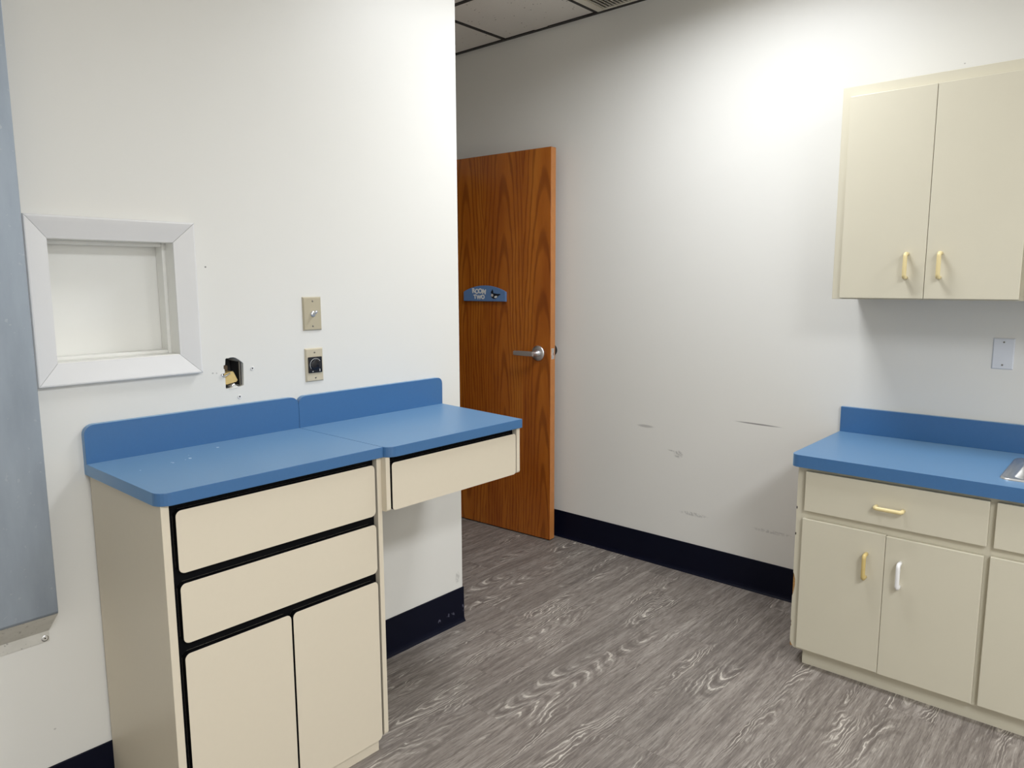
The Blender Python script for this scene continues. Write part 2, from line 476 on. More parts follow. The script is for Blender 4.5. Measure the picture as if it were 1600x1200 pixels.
# ---- floor: sub-floor slab and single vinyl planks running along y
floor = struct(box('floor', (XE - 1.6, 0.6, -0.02), (X1, Y1, -0.006), M_subfloor))
PW, PL, PG = 0.1524, 1.2192, 0.00015
_plank_cache = {}
def plank_mesh(w, l):
    k = (round(w, 4), round(l, 4))
    if k not in _plank_cache:
        bm = bmesh.new()
        add_box(bm, (-w / 2 + PG, -l / 2 + PG, -0.006), (w / 2 - PG, l / 2 - PG, 0.0))
        top = [e for e in bm.edges if all(v.co.z > -0.001 for v in e.verts)]
        bmesh.ops.bevel(bm, geom=top, offset=0.0004, segments=1, affect='EDGES')
        bmesh.ops.recalc_face_normals(bm, faces=bm.faces)
        me = bpy.data.meshes.new('plank'); bm.to_mesh(me); bm.free(); me.materials.append(M_plank)
        _plank_cache[k] = me
    return _plank_cache[k]
ix = 0
xa = XE - 0.1
while xa < X1 - 0.001:
    xb = min(xa + PW, X1)
    ylo = Y1 if xb > 0.02 else GA
    y = 0.0 + random.choice((0.25, 0.5, 0.75, 0.1, 0.9, 0.62)) * PL
    while y > ylo + 0.001:
        ya, yb = min(y, 0.0), max(y - PL, ylo)
        if ya - yb > 0.01:
            o = bpy.data.objects.new('plank', plank_mesh(xb - xa, ya - yb))
            COL.objects.link(o); o.parent = floor
            o.location = ((xa + xb) / 2, (ya + yb) / 2, 0)
        y -= PL
    xa = xb

# ---- ceiling: slab above, black grid, mineral tiles
ceil = struct(box('ceiling', (XE - 0.1, 0.12, H + 0.06), (X1 + 0.12, Y1 - 0.12, H + 0.09), M_wall))
GX = [-0.105 + 0.61 * k for k in range(-2, 8)]
GY = [-0.549 - 0.61 * k for k in range(0, 7)]
xs = [XE] + [g for g in GX if XE + 0.02 < g < X1 - 0.02] + [X1]
ys = [0.0] + GY + [Y1]
TW = 0.0115
LIGHTS = [((0.505, 1.115), (-1.159, -0.549)), ((2.945, 3.555), (-1.159, -0.549)), ((2.945, 3.555), (-3.599, -2.379))]
VENT = ((-0.105, 0.505), (-0.549, 0.0))
def same(a, b): return abs(a - b) < 1e-3
def is_cell(c, x0, x1, y0, y1):
    return c[0][0] - 1e-3 <= x0 and x1 <= c[0][1] + 1e-3 and c[1][0] - 1e-3 <= y0 and y1 <= c[1][1] + 1e-3
for i in range(len(xs) - 1):
    for j in range(len(ys) - 1):
        x0, x1, y1, y0 = xs[i], xs[i + 1], ys[j], ys[j + 1]
        if x1 <= 0.02: y0 = max(y0, GA)
        elif y1 < GA + 0.01: x0 = max(x0, 0.0)
        if y1 - y0 < 0.02 or x1 - x0 < 0.02: continue
        if is_cell(VENT, x0, x1, y0, y1) or any(is_cell(c, x0, x1, y0, y1) for c in LIGHTS): continue
        bm = bmesh.new()
        add_box(bm, (x0 + 0.003, y0 + 0.003, H + 0.002), (x1 - 0.003, y1 - 0.003, H + 0.018))
        finish('ceiling_tile', bm, M_tile, ceil, origin=((x0 + x1) / 2, (y0 + y1) / 2, H))
for gx in xs[1:-1]:
    ylo = GA if gx < 0 else Y1
    bm = bmesh.new(); add_box(bm, (gx - TW, ylo, H - 0.001), (gx + TW, 0, H + 0.002)); add_box(bm, (gx - 0.001, ylo, H + 0.002), (gx + 0.001, 0, H + 0.035))
    finish('grid_main_bar', bm, M_tee, ceil)
for gy in GY:
    for i in range(len(xs) - 1):
        x0, x1 = xs[i], xs[i + 1]
        if gy < GA: x0 = max(x0, 0.0)
        if x1 - x0 < 0.03: continue
        if any(same(c[0][0], x0) and same(c[0][1], x1) and c[1][0] + 0.1 < gy < c[1][1] - 0.1 for c in LIGHTS): continue
        box('grid_cross_bar', (x0 + TW, gy - TW, H - 0.001), (x1 - TW, gy + TW, H + 0.002), M_tee, ceil)
# wall angle, slightly wavy drop where the paint laps over it on the far wall
for nm, a, b in (('grid_wall_angle', (XE, -0.023, H - 0.003), (-0.50, 0, H + 0.004)),
                 ('grid_wall_angle', (-0.50, -0.017, H - 0.003), (-0.41, 0, H + 0.004)),
                 ('grid_wall_angle', (-0.41, -0.023, H - 0.0035), (X1, 0, H + 0.004)),
                 ('grid_wall_angle', (0, Y1, H - 0.0015), (0.018, GA, H + 0.004)),
                 ('grid_wall_angle', (XE, GA, H - 0.0015), (-0.0, GA + 0.018, H + 0.004)),
                 ('grid_wall_angle', (X1 - 0.018, Y1, H - 0.0015), (X1, 0, H + 0.004)),
                 ('grid_wall_angle', (0, Y1, H - 0.0015), (X1, Y1 + 0.018, H + 0.004))):
    box(nm, a, b, M_tee, ceil)

# ---- rubber cove base
def base_profile(t=0.0045, h=0.1506, toe=0.014):
    return [(0, 0), (toe, 0), (toe, 0.002), (0.0085, 0.008), (t + 0.001, 0.016), (t, 0.024), (t, h - 0.002), (t - 0.002, h), (0, h)]
def baseboard(name, axis, w0, w1, at, sgn):
    pr = base_profile()
    if axis == 'x': ol = [(at + sgn * d, z) for d, z in pr]
    else: ol = [(at + sgn * d, z) for d, z in pr]
    bm = bmesh.new()
    # extrude along 'axis'; u is the other horizontal axis
    add_prism(bm, ol, axis, w0, w1)
    return struct(finish(name, bm, M_base))
baseboard('baseboard_left', 'y', Y1, GA + 0.0045, 0.0, 1)
baseboard('baseboard_far', 'x', XE, 1.171, 0.0, -1)
baseboard('baseboard_alcove', 'x', XE, 0.0, GA, 1)

# ---- niche in the left wall: mitred casing, jamb, stops, back panel
nroot = bpy.data.objects.new('window_1', None); COL.objects.link(nroot); nroot.location = (0, (NY0 + NY1) / 2, NZ0)
nroot.empty_display_size = 0.05
struct(nroot); tag(nroot, 'small square boarded-up wall niche with white mitred casing')
FY0, FY1, FZ0, FZ1 = -2.590, -2.1664, 1.1641, 1.5942
def casing(side):
    # profile from the outer edge to the inner edge: (fraction in, height off the wall)
    prof = [(0.0, 0.0), (0.0, 0.018), (0.03, 0.0205), (0.09, 0.021), (0.25, 0.0185), (0.93, 0.006), (1.0, 0.005), (1.0, 0.0)]
    oc = [(FY0, FZ0), (FY1, FZ0), (FY1, FZ1), (FY0, FZ1)]
    ic = [(NY0 + 0.002, NZ0 - 0.001), (NY1 - 0.001, NZ0 - 0.001), (NY1 - 0.001, NZ1), (NY0 + 0.002, NZ1)]
    a, b = side, (side + 1) % 4
    bm = bmesh.new(); rings = []
    for k in (a, b):
        rings.append([bm.verts.new((h, oc[k][0] + (ic[k][0] - oc[k][0]) * t, oc[k][1] + (ic[k][1] - oc[k][1]) * t)) for t, h in prof])
    n = len(prof)
    for i in range(n):
        j = (i + 1) % n
        bm.faces.new([rings[0][i], rings[0][j], rings[1][j], rings[1][i]])
    bm.faces.new(rings[0][::-1]); bm.faces.new(rings[1])
    # hairline mitre gap
    c = sum((v.co for v in bm.verts), Vector()) / len(bm.verts)
    for v in bm.verts:
        if side in (0, 2): v.co.y += 0.0005 if v.co.y < c.y else -0.0005
        else: v.co.z += 0.0005 if v.co.z < c.z else -0.0005
    return finish('casing', bm, M_trim, nroot)
for s_ in range(4): casing(s_)
JD = -0.105
box('jamb', (0.002, NY1 - 0.0012, NZ0), (JD, NY1 + 0.012, NZ1), M_panel, nroot)
box('jamb', (0.002, NY0 + 0.0012, NZ0), (JD, NY0 - 0.012, NZ1), M_panel, nroot)
box('jamb', (0.002, NY0, NZ1 - 0.0012), (JD, NY1, NZ1 + 0.012), M_panel, nroot)
box('sill', (0.002, NY0, NZ0 + 0.0012), (JD, NY1, NZ0 - 0.012), M_panel, nroot)
SW = 0.011
box('stop', (-0.048, NY1 - 0.0005, NZ0), (-0.092, NY1 - SW, NZ1), M_panel, nroot, 0.003, 2)
box('stop', (-0.048, NY0 + 0.0005, NZ0), (-0.092, NY0 + SW, NZ1), M_panel, nroot, 0.003, 2)
box('stop', (-0.048, NY0 + SW, NZ1 - 0.0005), (-0.092, NY1 - SW, NZ1 - SW), M_panel, nroot, 0.003, 2)
box('stop', (-0.048, NY0 + SW, NZ0 + 0.0005), (-0.092, NY1 - SW, NZ0 + SW), M_panel, nroot, 0.003, 2)
box('panel', (-0.092, NY0, NZ0), (JD - 0.01, NY1, NZ1), M_panel, nroot)

# ------------------------------------------------------------------ ceiling fixtures
def troffer(c, label, watts, lamp_name):
    (x0, x1), (y0, y1) = c
    t = thing('ceiling_light', ((x0 + x1) / 2, (y0 + y1) / 2, H), label, 'light', 'fluorescent ceiling lights')
    i = TW + 0.001
    prism('frame', [(x0 + i, y0 + i), (x1 - i, y0 + i), (x1 - i, y1 - i), (x0 + i, y1 - i)], 'z', H - 0.002, H + 0.03, M_vent, t,
          holes=[[(x0 + 0.035, y0 + 0.035), (x1 - 0.035, y0 + 0.035), (x1 - 0.035, y1 - 0.035), (x0 + 0.035, y1 - 0.035)]])
    box('diffuser', (x0 + 0.034, y0 + 0.034, H + 0.004), (x1 - 0.034, y1 - 0.034, H + 0.010), M_diffuser, t)
    la = bpy.data.lights.new(lamp_name, 'AREA'); la.shape = 'RECTANGLE'; la.size = x1 - x0 - 0.08; la.size_y = y1 - y0 - 0.08
    la.energy = watts; la.color = (0.965, 1.0, 1.05); la.spread = math.radians(165)
    lo = bpy.data.objects.new(lamp_name, la); COL.objects.link(lo); lo.parent = t; lo.location = (0, 0, -0.001)
    box('housing', (x0 + 0.03, y0 + 0.03, H + 0.031), (x1 - 0.03, y1 - 0.03, H + 0.055), M_vent, t)
troffer(LIGHTS[0], 'square fluorescent ceiling light between the oak door and the wall cabinet', LAMP_W[0], 'ceiling_lamp_far_offscreen')
troffer(LIGHTS[1], 'square fluorescent ceiling light beside the right wall', LAMP_W[1], 'ceiling_lamp_right_offscreen')
troffer(LIGHTS[2], 'long fluorescent ceiling light over the open floor by the right wall', LAMP_W[2], 'ceiling_lamp_near_offscreen')

(vx0, vx1), (vy0, vy1) = VENT
v = thing('ceiling_vent', ((vx0 + vx1) / 2, (vy0 + vy1) / 2, H), 'cream louvred air vent set in the black ceiling grid', 'vent')
i0 = TW + 0.001
prism('frame', [(vx0 + i0, vy0 + i0), (vx1 - i0, vy0 + i0), (vx1 - i0, vy1 - 0.024), (vx0 + i0, vy1 - 0.024)], 'z', H - 0.003, H + 0.006, M_vent, v,
      holes=[[(vx0 + 0.048, vy0 + 0.045), (vx1 - 0.048, vy0 + 0.045), (vx1 - 0.048, vy1 - 0.036), (vx0 + 0.048, vy1 - 0.036)]])
box('backing', (vx0 + 0.04, vy0 + 0.04, H + 0.028), (vx1 - 0.04, vy1 - 0.03, H + 0.034), plain('vent_dark_inside', (0.08, 0.075, 0.07), 0.7, 0.2), v)
ns = 26
for k in range(ns):
    cx = vx0 + 0.058 + (vx1 - vx0 - 0.116) * k / (ns - 1)
    prism('slat', [(cx + 0.008, H - 0.002), (cx + 0.0062, H - 0.003), (cx - 0.0045, H + 0.010), (cx - 0.003, H + 0.011)], 'y', vy0 + 0.045, vy1 - 0.036, M_vent, v)

# ------------------------------------------------------------------ the open door
DW, DT = 0.914, 0.044
DH, DB = 2.114, 0.006
ang = math.atan2(0.05751, 0.99834)
bm = bmesh.new(); add_box(bm, (-DW, 0, DB), (0, DT, DH), 0.0015)
for f in bm.faces:
    if f.normal.x > 0.9: f.material_index = 1
door = finish('door_1', bm, [M_oak, M_oak_edge])
door.location = (-0.3189, -0.1029, 0); door.rotation_euler = (0, 0, ang)
struct(door); tag(door, 'open orange oak veneer door standing beside the far wall')
def dchild(o): o.parent = door; return o
def lever(sgn, y0):
    uu, zz = -0.080, 1.041
    root = lathe('rosette', [(0.0, 0.0), (0.0415, 0.0), (0.0415, 0.004), (0.038, 0.008), (0.022, 0.0095), (0.0, 0.0095)], (uu, y0, zz), (0, sgn, 0), M_steel, None, 32)
    root.parent = door
    bm = bmesh.new()
    add_lathe(bm, [(0.0, 0.009), (0.017, 0.009), (0.0165, 0.022), (0.012, 0.03), (0.0115, 0.048), (0.0125, 0.05), (0.0125, 0.058), (0.0, 0.059)], (uu, y0, zz), (0, sgn, 0), 20)
    y1 = y0 + sgn * 0.050
    # flat lever blade pointing towards the hinges
    add_prism(bm, [(uu + 0.006, zz - 0.013), (uu + 0.006, zz + 0.013), (uu - 0.05, zz + 0.013), (uu - 0.124, zz + 0.0115), (uu - 0.128, zz + 0.008), (uu - 0.128, zz - 0.009), (uu - 0.124, zz - 0.0125), (uu - 0.05, zz - 0.013)],
              'y', min(y1, y1 + sgn * 0.010), max(y1, y1 + sgn * 0.010), bev=0.0025)
    lv = finish('lever_handle', bm, M_steel); lv.parent = root
lever(-1, 0.0)
lever(1, DT)
lp = box('latch_plate', (-0.0005, 0.009, 1.012), (0.0012, 0.035, 1.070), M_steel, None, 0.0005); dchild(lp)
lb = prism('latch_bolt', [(0.0, 0.014), (0.011, 0.014), (0.0, 0.030)], 'z', 1.034, 1.048, M_steel); lb.parent = lp
for hz in (0.25, 1.05, 1.87):
    dchild(tube('hinge', [(-DW - 0.004, -0.006, hz - 0.045), (-DW - 0.004, -0.006, hz + 0.045)], 0.006, M_steel))

# sign on the door (local door axes turned into world)
RZ = Matrix.Rotation(ang, 4, 'Z')
sgn_root = thing('door_sign', (0, 0, 0), 'blue arched wooden room sign with white lettering and a painted duck', 'sign')
sgn_root.rotation_euler = (0, 0, ang)
sgn_root.location = Vector((-0.3189, -0.1029, 0)) + (RZ @ Vector((-0.450, 0.0, 1.316)))
def slocal(o): o.parent = sgn_root; o.location = (0, 0, 0); return o
hw = 0.154
arc = [(-hw, 0.0), (hw, 0.0), (hw, 0.052)]
for k in range(1, 16):
    t = k / 16.0
    u = hw - 2 * hw * t
    arc.append((u, 0.052 + 0.036 * math.sin(math.pi * t) ** 0.85))
arc.append((-hw, 0.052))
slocal(prism('board', arc, 'y', -0.014, 0.0005, [M_sign, M_sign], None, bev=0.0015, mat_side=1))
def glyph(ch, size, u, zc, rot, dz=0.0):
    cu = bpy.data.curves.new('letter', 'FONT'); cu.body = ch; cu.size = size; cu.extrude = 0.0006; cu.align_x = 'CENTER'; cu.align_y = 'CENTER'; cu.offset = 0.0016
    tmp = bpy.data.objects.new('tmp_letter', cu); COL.objects.link(tmp)
    dg = bpy.context.evaluated_depsgraph_get()
    me = bpy.data.meshes.new_from_object(tmp.evaluated_get(dg))
    bpy.data.objects.remove(tmp, do_unlink=True)
    me.materials.clear(); me.materials.append(M_white_mark)
    me.transform(Matrix.Translation((u, -0.0145, zc)) @ Matrix.Rotation(math.pi / 2, 4, 'X') @ Matrix.Rotation(rot, 4, 'Z'))
    o = bpy.data.objects.new('letter', me); COL.objects.link(o); return slocal(o)
for k, (ch, u, zc, r_) in enumerate((('R', -0.077, 0.058, 0.1), ('O', -0.052, 0.054, 0.0), ('O', -0.027, 0.056, 0.0), ('M', 0.001, 0.052, -0.12),
                                     ('T', -0.066, 0.024, 0.1), ('W', -0.037, 0.021, 0.0), ('O', -0.008, 0.023, 0.0))):
    glyph(ch, 0.036 if k < 4 else 0.031, u, zc, r_)
def ell(cu, cv, a, b, rot=0, n=20):
    return [(cu + a * math.cos(t) * math.cos(rot) - b * math.sin(t) * math.sin(rot), cv + a * math.cos(t) * math.sin(rot) + b * math.sin(t) * math.cos(rot)) for t in (2 * math.pi * k / n for k in range(n))]
duck = slocal(prism('painted_duck', [(0.052, 0.052), (0.049, 0.050), (0.056, 0.046), (0.052, 0.034), (0.054, 0.024), (0.066, 0.015), (0.084, 0.014), (0.098, 0.022), (0.106, 0.032),
                               (0.119, 0.036), (0.118, 0.042), (0.098, 0.042), (0.080, 0.044), (0.069, 0.046), (0.068, 0.056), (0.0645, 0.0625), (0.062, 0.068), (0.059, 0.062)], 'y', -0.0148, -0.0138, M_duck_dark))
for nm, ol, m_ in (('duck_breast', ell(0.061, 0.034, 0.008, 0.008), M_duck_pale), ('duck_belly', ell(0.087, 0.025, 0.011, 0.006, 0.2), M_white_mark)):
    o = prism(nm, ol, 'y', -0.0152, -0.0140, m_); o.parent = duck

# round wall bumper behind the lever
ds = lathe('wall_door_stop', [(0.0, 0.0), (0.033, 0.0), (0.034, 0.006), (0.033, 0.016), (0.029, 0.019), (0.024, 0.016), (0.018, 0.009), (0.0, 0.006)], (-0.386, 0.0, 1.052), (0, -1, 0), M_rubber, None, 28, origin=(-0.386, 0.0, 1.052))
tag(ds, 'round black rubber door bumper on the far wall behind the oak door', 'door stop')

# ------------------------------------------------------------------ left tall cabinet
LH, LT, LD, LD2, LF, LF2 = 0.9512, 0.031, 0.4509, 0.4722, 0.4389, 0.4602
LC = LH - LT
cb = thing('drawer_cabinet', (0.22, -2.17, 0), 'cream laminate floor cabinet with black gaps, two drawers over two doors', 'cabinet')
PO0, PI0, PI1, PO1 = -2.487, -2.468, -1.8695, -1.8537
prism('side_panel', rrect(0.008, LF, 0.045, LC, (0, 0.012, 0, 0)) , 'y', PO0, PI0, M_cream, cb, bev=0.0008)
prism('side_panel', rrect(0.008, LF, 0.045, LC, (0, 0.012, 0, 0)), 'y', PI1, PO1, M_cream, cb, bev=0.0008)
box('plinth', (0.02, PO0 + 0.004, 0.0), (0.425, -1.882, 0.0485), M_cream, cb)
box('carcass', (0.022, PI0, 0.0485), (LF - 0.020, PI1, LC), M_black, cb)
def front(nm, y0, y1, z0, z1, x, par, r=0.014):
    return prism(nm, rrect(y0, y1, z0, z1, r), 'x', x - 0.019, x, [M_cream, M_black], par, bev=0.0006, mat_side=1)
front('drawer', -2.454, -1.8775, 0.7481, 0.9007, LF, cb)
front('drawer', -2.454, -1.8775, 0.5734, 0.7222, LF, cb)
front('door', -2.454, -2.1685, 0.041, 0.5469, LF, cb)
front('door', -2.1625, -1.8775, 0.041, 0.5469, LF, cb)

# hanging drawer unit beside it
du = thing('wall_drawer_unit', (0.23, -1.555, 0.757), 'cream single-drawer unit hung on the wall below the blue counter end', 'drawer unit')
UL0, UL1, UR0, UR1 = -1.8535, -1.838, -1.274, -1.2575
prism('side_panel', rrect(0.0, LF2, 0.757, LC, (0, 0.008, 0, 0)), 'y', UL0, UL1, M_cream, du, bev=0.0006)
prism('side_panel', rrect(0.0, LF2, 0.757, LC, (0, 0.008, 0, 0)), 'y', UR0, UR1, M_cream, du, bev=0.0006)
box('carcass', (0.002, UL1, 0.768), (LF2 - 0.020, UR0, LC), M_black, du)
front('drawer', -1.8308, -1.2788, 0.7566, 0.9008, LF2, du, 0.010)

# counters with upstands
c1 = prism('countertop', rrect(0.0, LD, -2.496, -1.8545, (0, 0.03, 0, 0)), 'z', LC, LH, [M_blue_specks], None, bev=0.0012)
tag(c1, 'blue laminate countertop with white paint specks on the drawer cabinet', 'countertop')
prism('backsplash', rrect(-2.496, -1.8545, LH - 0.0005, LH + 0.1037, (0, 0, 0.026, 0.026)), 'x', 0.0, 0.0194, [M_blue, M_blue], c1, bev=0.0008, mat_side=1)
c2o = [(0.0, -1.8535)] + [(LD2 - 0.03 + 0.03 * math.cos(math.radians(a)), -1.8535 + 0.03 + 0.03 * math.sin(math.radians(a))) for a in range(-90, 1, 15)] + [(LD2, -1.2575), (0.0, -1.2100)]
c2 = prism('countertop', c2o, 'z', LC, LH, M_blue, None, bev=0.0012)
tag(c2, 'clean blue laminate countertop over the hanging single drawer', 'countertop')
prism('backsplash', rrect(-1.8530, -1.2117, LH - 0.0005, LH + 0.1037, (0, 0, 0.022, 0.026)), 'x', 0.0, 0.0194, [M_blue, M_blue], c2, bev=0.0008, mat_side=1)

# ------------------------------------------------------------------ right base cabinet
def pull(par, p0, p1, out, mat):
    """D-shaped pull between the two feet p0,p1, standing off along 'out'"""
    p0, p1, out = Vector(p0), Vector(p1), Vector(out)
    d = (p1 - p0).normalized(); pts = [p0]
    r = 0.010; h = 0.027
    for k in range(0, 6):
        a = math.radians(90 * k / 5)
        pts.append(p0 + out * (h - r + r * math.sin(a)) + d * (r - r * math.cos(a)))
    for k in range(0, 6):
        a = math.radians(90 * k / 5)
        pts.append(p1 - d * (r - r * math.sin(a)) + out * (h - r + r * math.cos(a)))
    pts.append(p1)
    return tube('handle', pts, 0.0068, mat, par, 12)
HR, RT, RD, RF = 0.805, 0.0442, 0.5551, 0.5385
FF = RF - 0.019
bx0, bx1 = 1.169, 2.62
bc = thing('base_cabinet', (1.9, -0.27, 0), 'cream painted base cabinet below the blue sink counter, left edge chipped', 'cabinet')
RC = HR - RT
bm = bmesh.new()
for a_, b_ in (((bx0 + 0.018, -0.002, 0.066), (bx1, -0.014, RC)), ((bx0 + 0.018, -0.014, 0.066), (bx1, -FF + 0.021, 0.082)),
               ((1.768, -0.014, 0.082), (1.784, -FF + 0.021, RC - 0.2)), ((bx1 - 0.016, -0.014, 0.082), (bx1, -FF + 0.021, RC))):
    add_box(bm, a_, b_)
finish('carcass', bm, M_cream_painted, bc)
# end panel: worn front edge, bare board showing in the chips
edge = [(bx0, 0.082), (bx0 + 0.003, 0.076), (bx0 + 0.006, 0.070), (bx0 + 0.014, 0.059), (1.20, 0.058), (1.20, RC), (bx0, RC), (bx0, 0.607), (bx0 + 0.003, 0.604), (bx0 + 0.003, 0.596), (bx0, 0.593),
        (bx0, 0.508), (bx0 + 0.002, 0.505), (bx0 + 0.0025, 0.497), (bx0, 0.494), (bx0, 0.350), (bx0 + 0.004, 0.342), (bx0 + 0.008, 0.325), (bx0 + 0.0085, 0.302), (bx0 + 0.006, 0.285), (bx0 + 0.003, 0.268), (bx0, 0.258),
        (bx0 - 0.0002, 0.165), (bx0 + 0.003, 0.158), (bx0 + 0.001, 0.150), (bx0 + 0.003, 0.142), (bx0, 0.136)]
prism('end_stile', edge, 'y', -FF, -FF + 0.0025, M_cream_painted, bc)
box('end_panel', (bx0 + 0.0004, -0.001, 0.062), (bx0 + 0.018, -FF + 0.0027, RC), [M_core], bc)
for z_ in (0.600, 0.5005): box('chip', (bx0 - 0.0002, -FF + 0.001, z_ - 0.005), (bx0 + 0.004, -FF - 0.0004, z_ + 0.005), M_dark_chip, bc, 0.001)
box('face_rail', (1.20, -FF, RC - 0.017), (bx1, -FF + 0.02, RC), M_cream_painted, bc)
box('face_rail', (1.20, -FF, 0.565), (bx1, -FF + 0.02, 0.603), M_cream_painted, bc)
box('face_rail', (1.20, -FF, 0.058), (bx1, -FF + 0.02, 0.080), M_cream_painted, bc)
box('face_stile', (1.755, -FF, 0.080), (1.797, -FF + 0.02, 0.565), M_cream_painted, bc)
box('face_stile', (1.755, -FF, 0.603), (1.797, -FF + 0.02, RC - 0.017), M_cream_painted, bc)
box('toe_kick', (1.212, -0.05, 0.0), (bx1, -0.502, 0.066), M_cream_painted, bc)
def rfront(nm, x0, x1, z0, z1, y, par):
    return box(nm, (x0, -FF - 0.0005, z0), (x1, -y, z1), M_cream_painted, par, 0.002, 2)
d_ = rfront('drawer', 1.202, 1.7668, 0.5987, 0.7455, RF, bc)
pull(d_, (1.443, -RF, 0.664), (1.526, -RF, 0.664), (0, -1, 0), M_pull)
rfront('drawer', 1.785, 2.34, 0.5987, 0.7455, RF, bc)
d_ = rfront('door', 1.1982, 1.4784, 0.0705, 0.5695, RF, bc)
pull(d_, (1.4215, -RF, 0.4065), (1.4215, -RF, 0.4895), (0, -1, 0), M_pull_gold)
d_ = rfront('door', 1.4796, 1.7624, 0.0685, 0.5665, RF, bc)
pull(d_, (1.529, -RF, 0.4015), (1.529, -RF, 0.4845), (0, -1, 0), M_pull_white)
d_ = rfront('door', 1.779, 2.058, 0.070, 0.570, RF, bc)
pull(d_, (2.01, -RF, 0.4065), (2.01, -RF, 0.4895), (0, -1, 0), M_pull)
d_ = rfront('door', 2.060, 2.34, 0.070, 0.570, RF, bc)
pull(d_, (2.11, -RF, 0.4065), (2.11, -RF, 0.4895), (0, -1, 0), M_pull)

SX0, SX1, SY0, SY1 = 1.773, 2.250, -0.470, -0.115
c3 = prism('countertop', rrect(1.1508, 2.64, -RD, -0.0, (0.03, 0, 0, 0)), 'z', RC, HR, M_blue, None, holes=[rrect(SX0 + 0.014, SX1 - 0.014, SY0 + 0.014, SY1 - 0.014, 0.03)])
tag(c3, 'long blue laminate countertop holding the steel sink', 'countertop')
prism('backsplash', rrect(1.1508, 2.64, HR - 0.0005, HR + 0.1038), 'y', 0.0, -0.0195, M_blue, c3, bev=0.0015)

# sink: rim, groove and bowl in one pressed sheet
bm = bmesh.new()
def loop(inset, z, r):
    return [bm.verts.new((u, v_, z)) for u, v_ in rrect(SX0 + inset, SX1 - inset, SY0 + inset, SY1 - inset, r, 6)]
lv = [loop(0.0, HR, 0.030), loop(0.001, HR + 0.004, 0.030), loop(0.004, HR + 0.006, 0.028), loop(0.012, HR + 0.0055, 0.026), loop(0.016, HR + 0.003, 0.026), loop(0.020, HR + 0.004, 0.028),
      loop(0.031, HR + 0.002, 0.045), loop(0.036, HR - 0.006, 0.046), loop(0.040, HR - 0.05, 0.046), loop(0.048, HR - 0.140, 0.046), loop(0.062, HR - 0.156, 0.04), loop(0.10, HR - 0.160, 0.03)]
for a, b in zip(lv, lv[1:]):
    n = len(a)
    for k in range(n): bm.faces.new([a[k], a[(k + 1) % n], b[(k + 1) % n], b[k]])
bm.faces.new(lv[-1])
sk = finish('sink', bm, M_sink, None, origin=((SX0 + SX1) / 2, (SY0 + SY1) / 2, HR), smooth=True)
tag(sk, 'small stainless steel drop-in sink set in the blue counter', 'sink')
lathe('drain', [(0.0, 0.003), (0.018, 0.002), (0.03, 0.005), (0.036, 0.004), (0.038, 0.0)], ((SX0 + SX1) / 2, (SY0 + SY1) / 2, HR - 0.1603), (0, 0, 1), M_steel, sk)

# ------------------------------------------------------------------ wall cabinet
uc = thing('wall_cabinet', (1.77, -0.15, 1.358), 'cream painted wall cabinet with yellowed pulls hung above the sink counter', 'cabinet')
UZ0, UZ1, UB, UF = 1.358, 2.111, 0.305, 0.3244
ux1 = 2.37
box('body', (1.182, -0.0005, UZ0), (ux1, -UB, UZ1), M_cream_painted, uc, 0.001)
def ufront(x0, x1, hx, m_):
    d_ = box('door', (x0, -UB - 0.0003, 1.362), (x1, -UF, 2.0734), M_cream_painted, uc, 0.0018, 2)
    pull(d_, (hx, -UF, 1.4345), (hx, -UF, 1.516), (0, -1, 0), m_)
ufront(1.2137, 1.4900, 1.433, M_pull)
ufront(1.4916, 1.7655, 1.536, M_pull)
ufront(1.786, 2.060, 2.00, M_pull)
ufront(2.062, 2.335, 2.12, M_pull)

# ------------------------------------------------------------------ plates on the walls
def plate(name, axis, u0, u1, z0, z1, mat, label, t=0.006, holes=()):
    r = thing(name, (0.0, (u0 + u1) / 2, z0) if axis == 'x' else ((u0 + u1) / 2, 0.0, z0), label, 'wall plate')
    bm = bmesh.new()
    s = 1 if axis == 'x' else -1
    prof = [(0.0, 0.0), (0.0, 0.002), (0.0035, t), ]
    rings = []
    for ins, h in prof:
        rings.append([bm.verts.new((s * h, u, z) if axis == 'x' else (u, s * h, z)) for u, z in ((u0 + ins, z0 + ins), (u1 - ins, z0 + ins), (u1 - ins, z1 - ins), (u0 + ins, z1 - ins))])
    for a, b in zip(rings, rings[1:]):
        for k in range(4): bm.faces.new([a[k], a[(k + 1) % 4], b[(k + 1) % 4], b[k]])
    bm.faces.new(rings[0][::-1]); bm.faces.new(rings[-1])
    finish('plate', bm, mat, r)
    return r
def screw(par, axis, u, z, h=0.006, r=0.0032):
    c = (h, u, z) if axis == 'x' else (u, -h, z)
    lathe('screw', [(0.0, -0.001), (r, -0.001), (r, 0.0005), (0.0, 0.0012)], c, (1, 0, 0) if axis == 'x' else (0, -1, 0), M_screw, par, 12)
p1 = plate('switch_plate', 'x', -1.8131, -1.7431, 1.2677, 1.3776, M_beige_plate, 'beige wall plate with a small steel toggle in its middle')
screw(p1, 'x', -1.777, 1.364); screw(p1, 'x', -1.779, 1.282)
lathe('collar', [(0.0, 0.0055), (0.010, 0.0055), (0.010, 0.008), (0.0065, 0.011), (0.0, 0.011)], (0.0, -1.777, 1.322), (1, 0, 0), M_steel, p1, 18)
tube('toggle', [(0.008, -1.777, 1.3225), (0.016, -1.7765, 1.325), (0.026, -1.7755, 1.3305)], [0.0035, 0.004, 0.0048], M_steel, p1, 12)
p2 = plate('dimmer_plate', 'x', -1.8117, -1.7434, 1.097, 1.208, M_beige_light, 'light beige wall plate with a square black dial insert')
screw(p2, 'x', -1.777, 1.1945); screw(p2, 'x', -1.776, 1.1095)
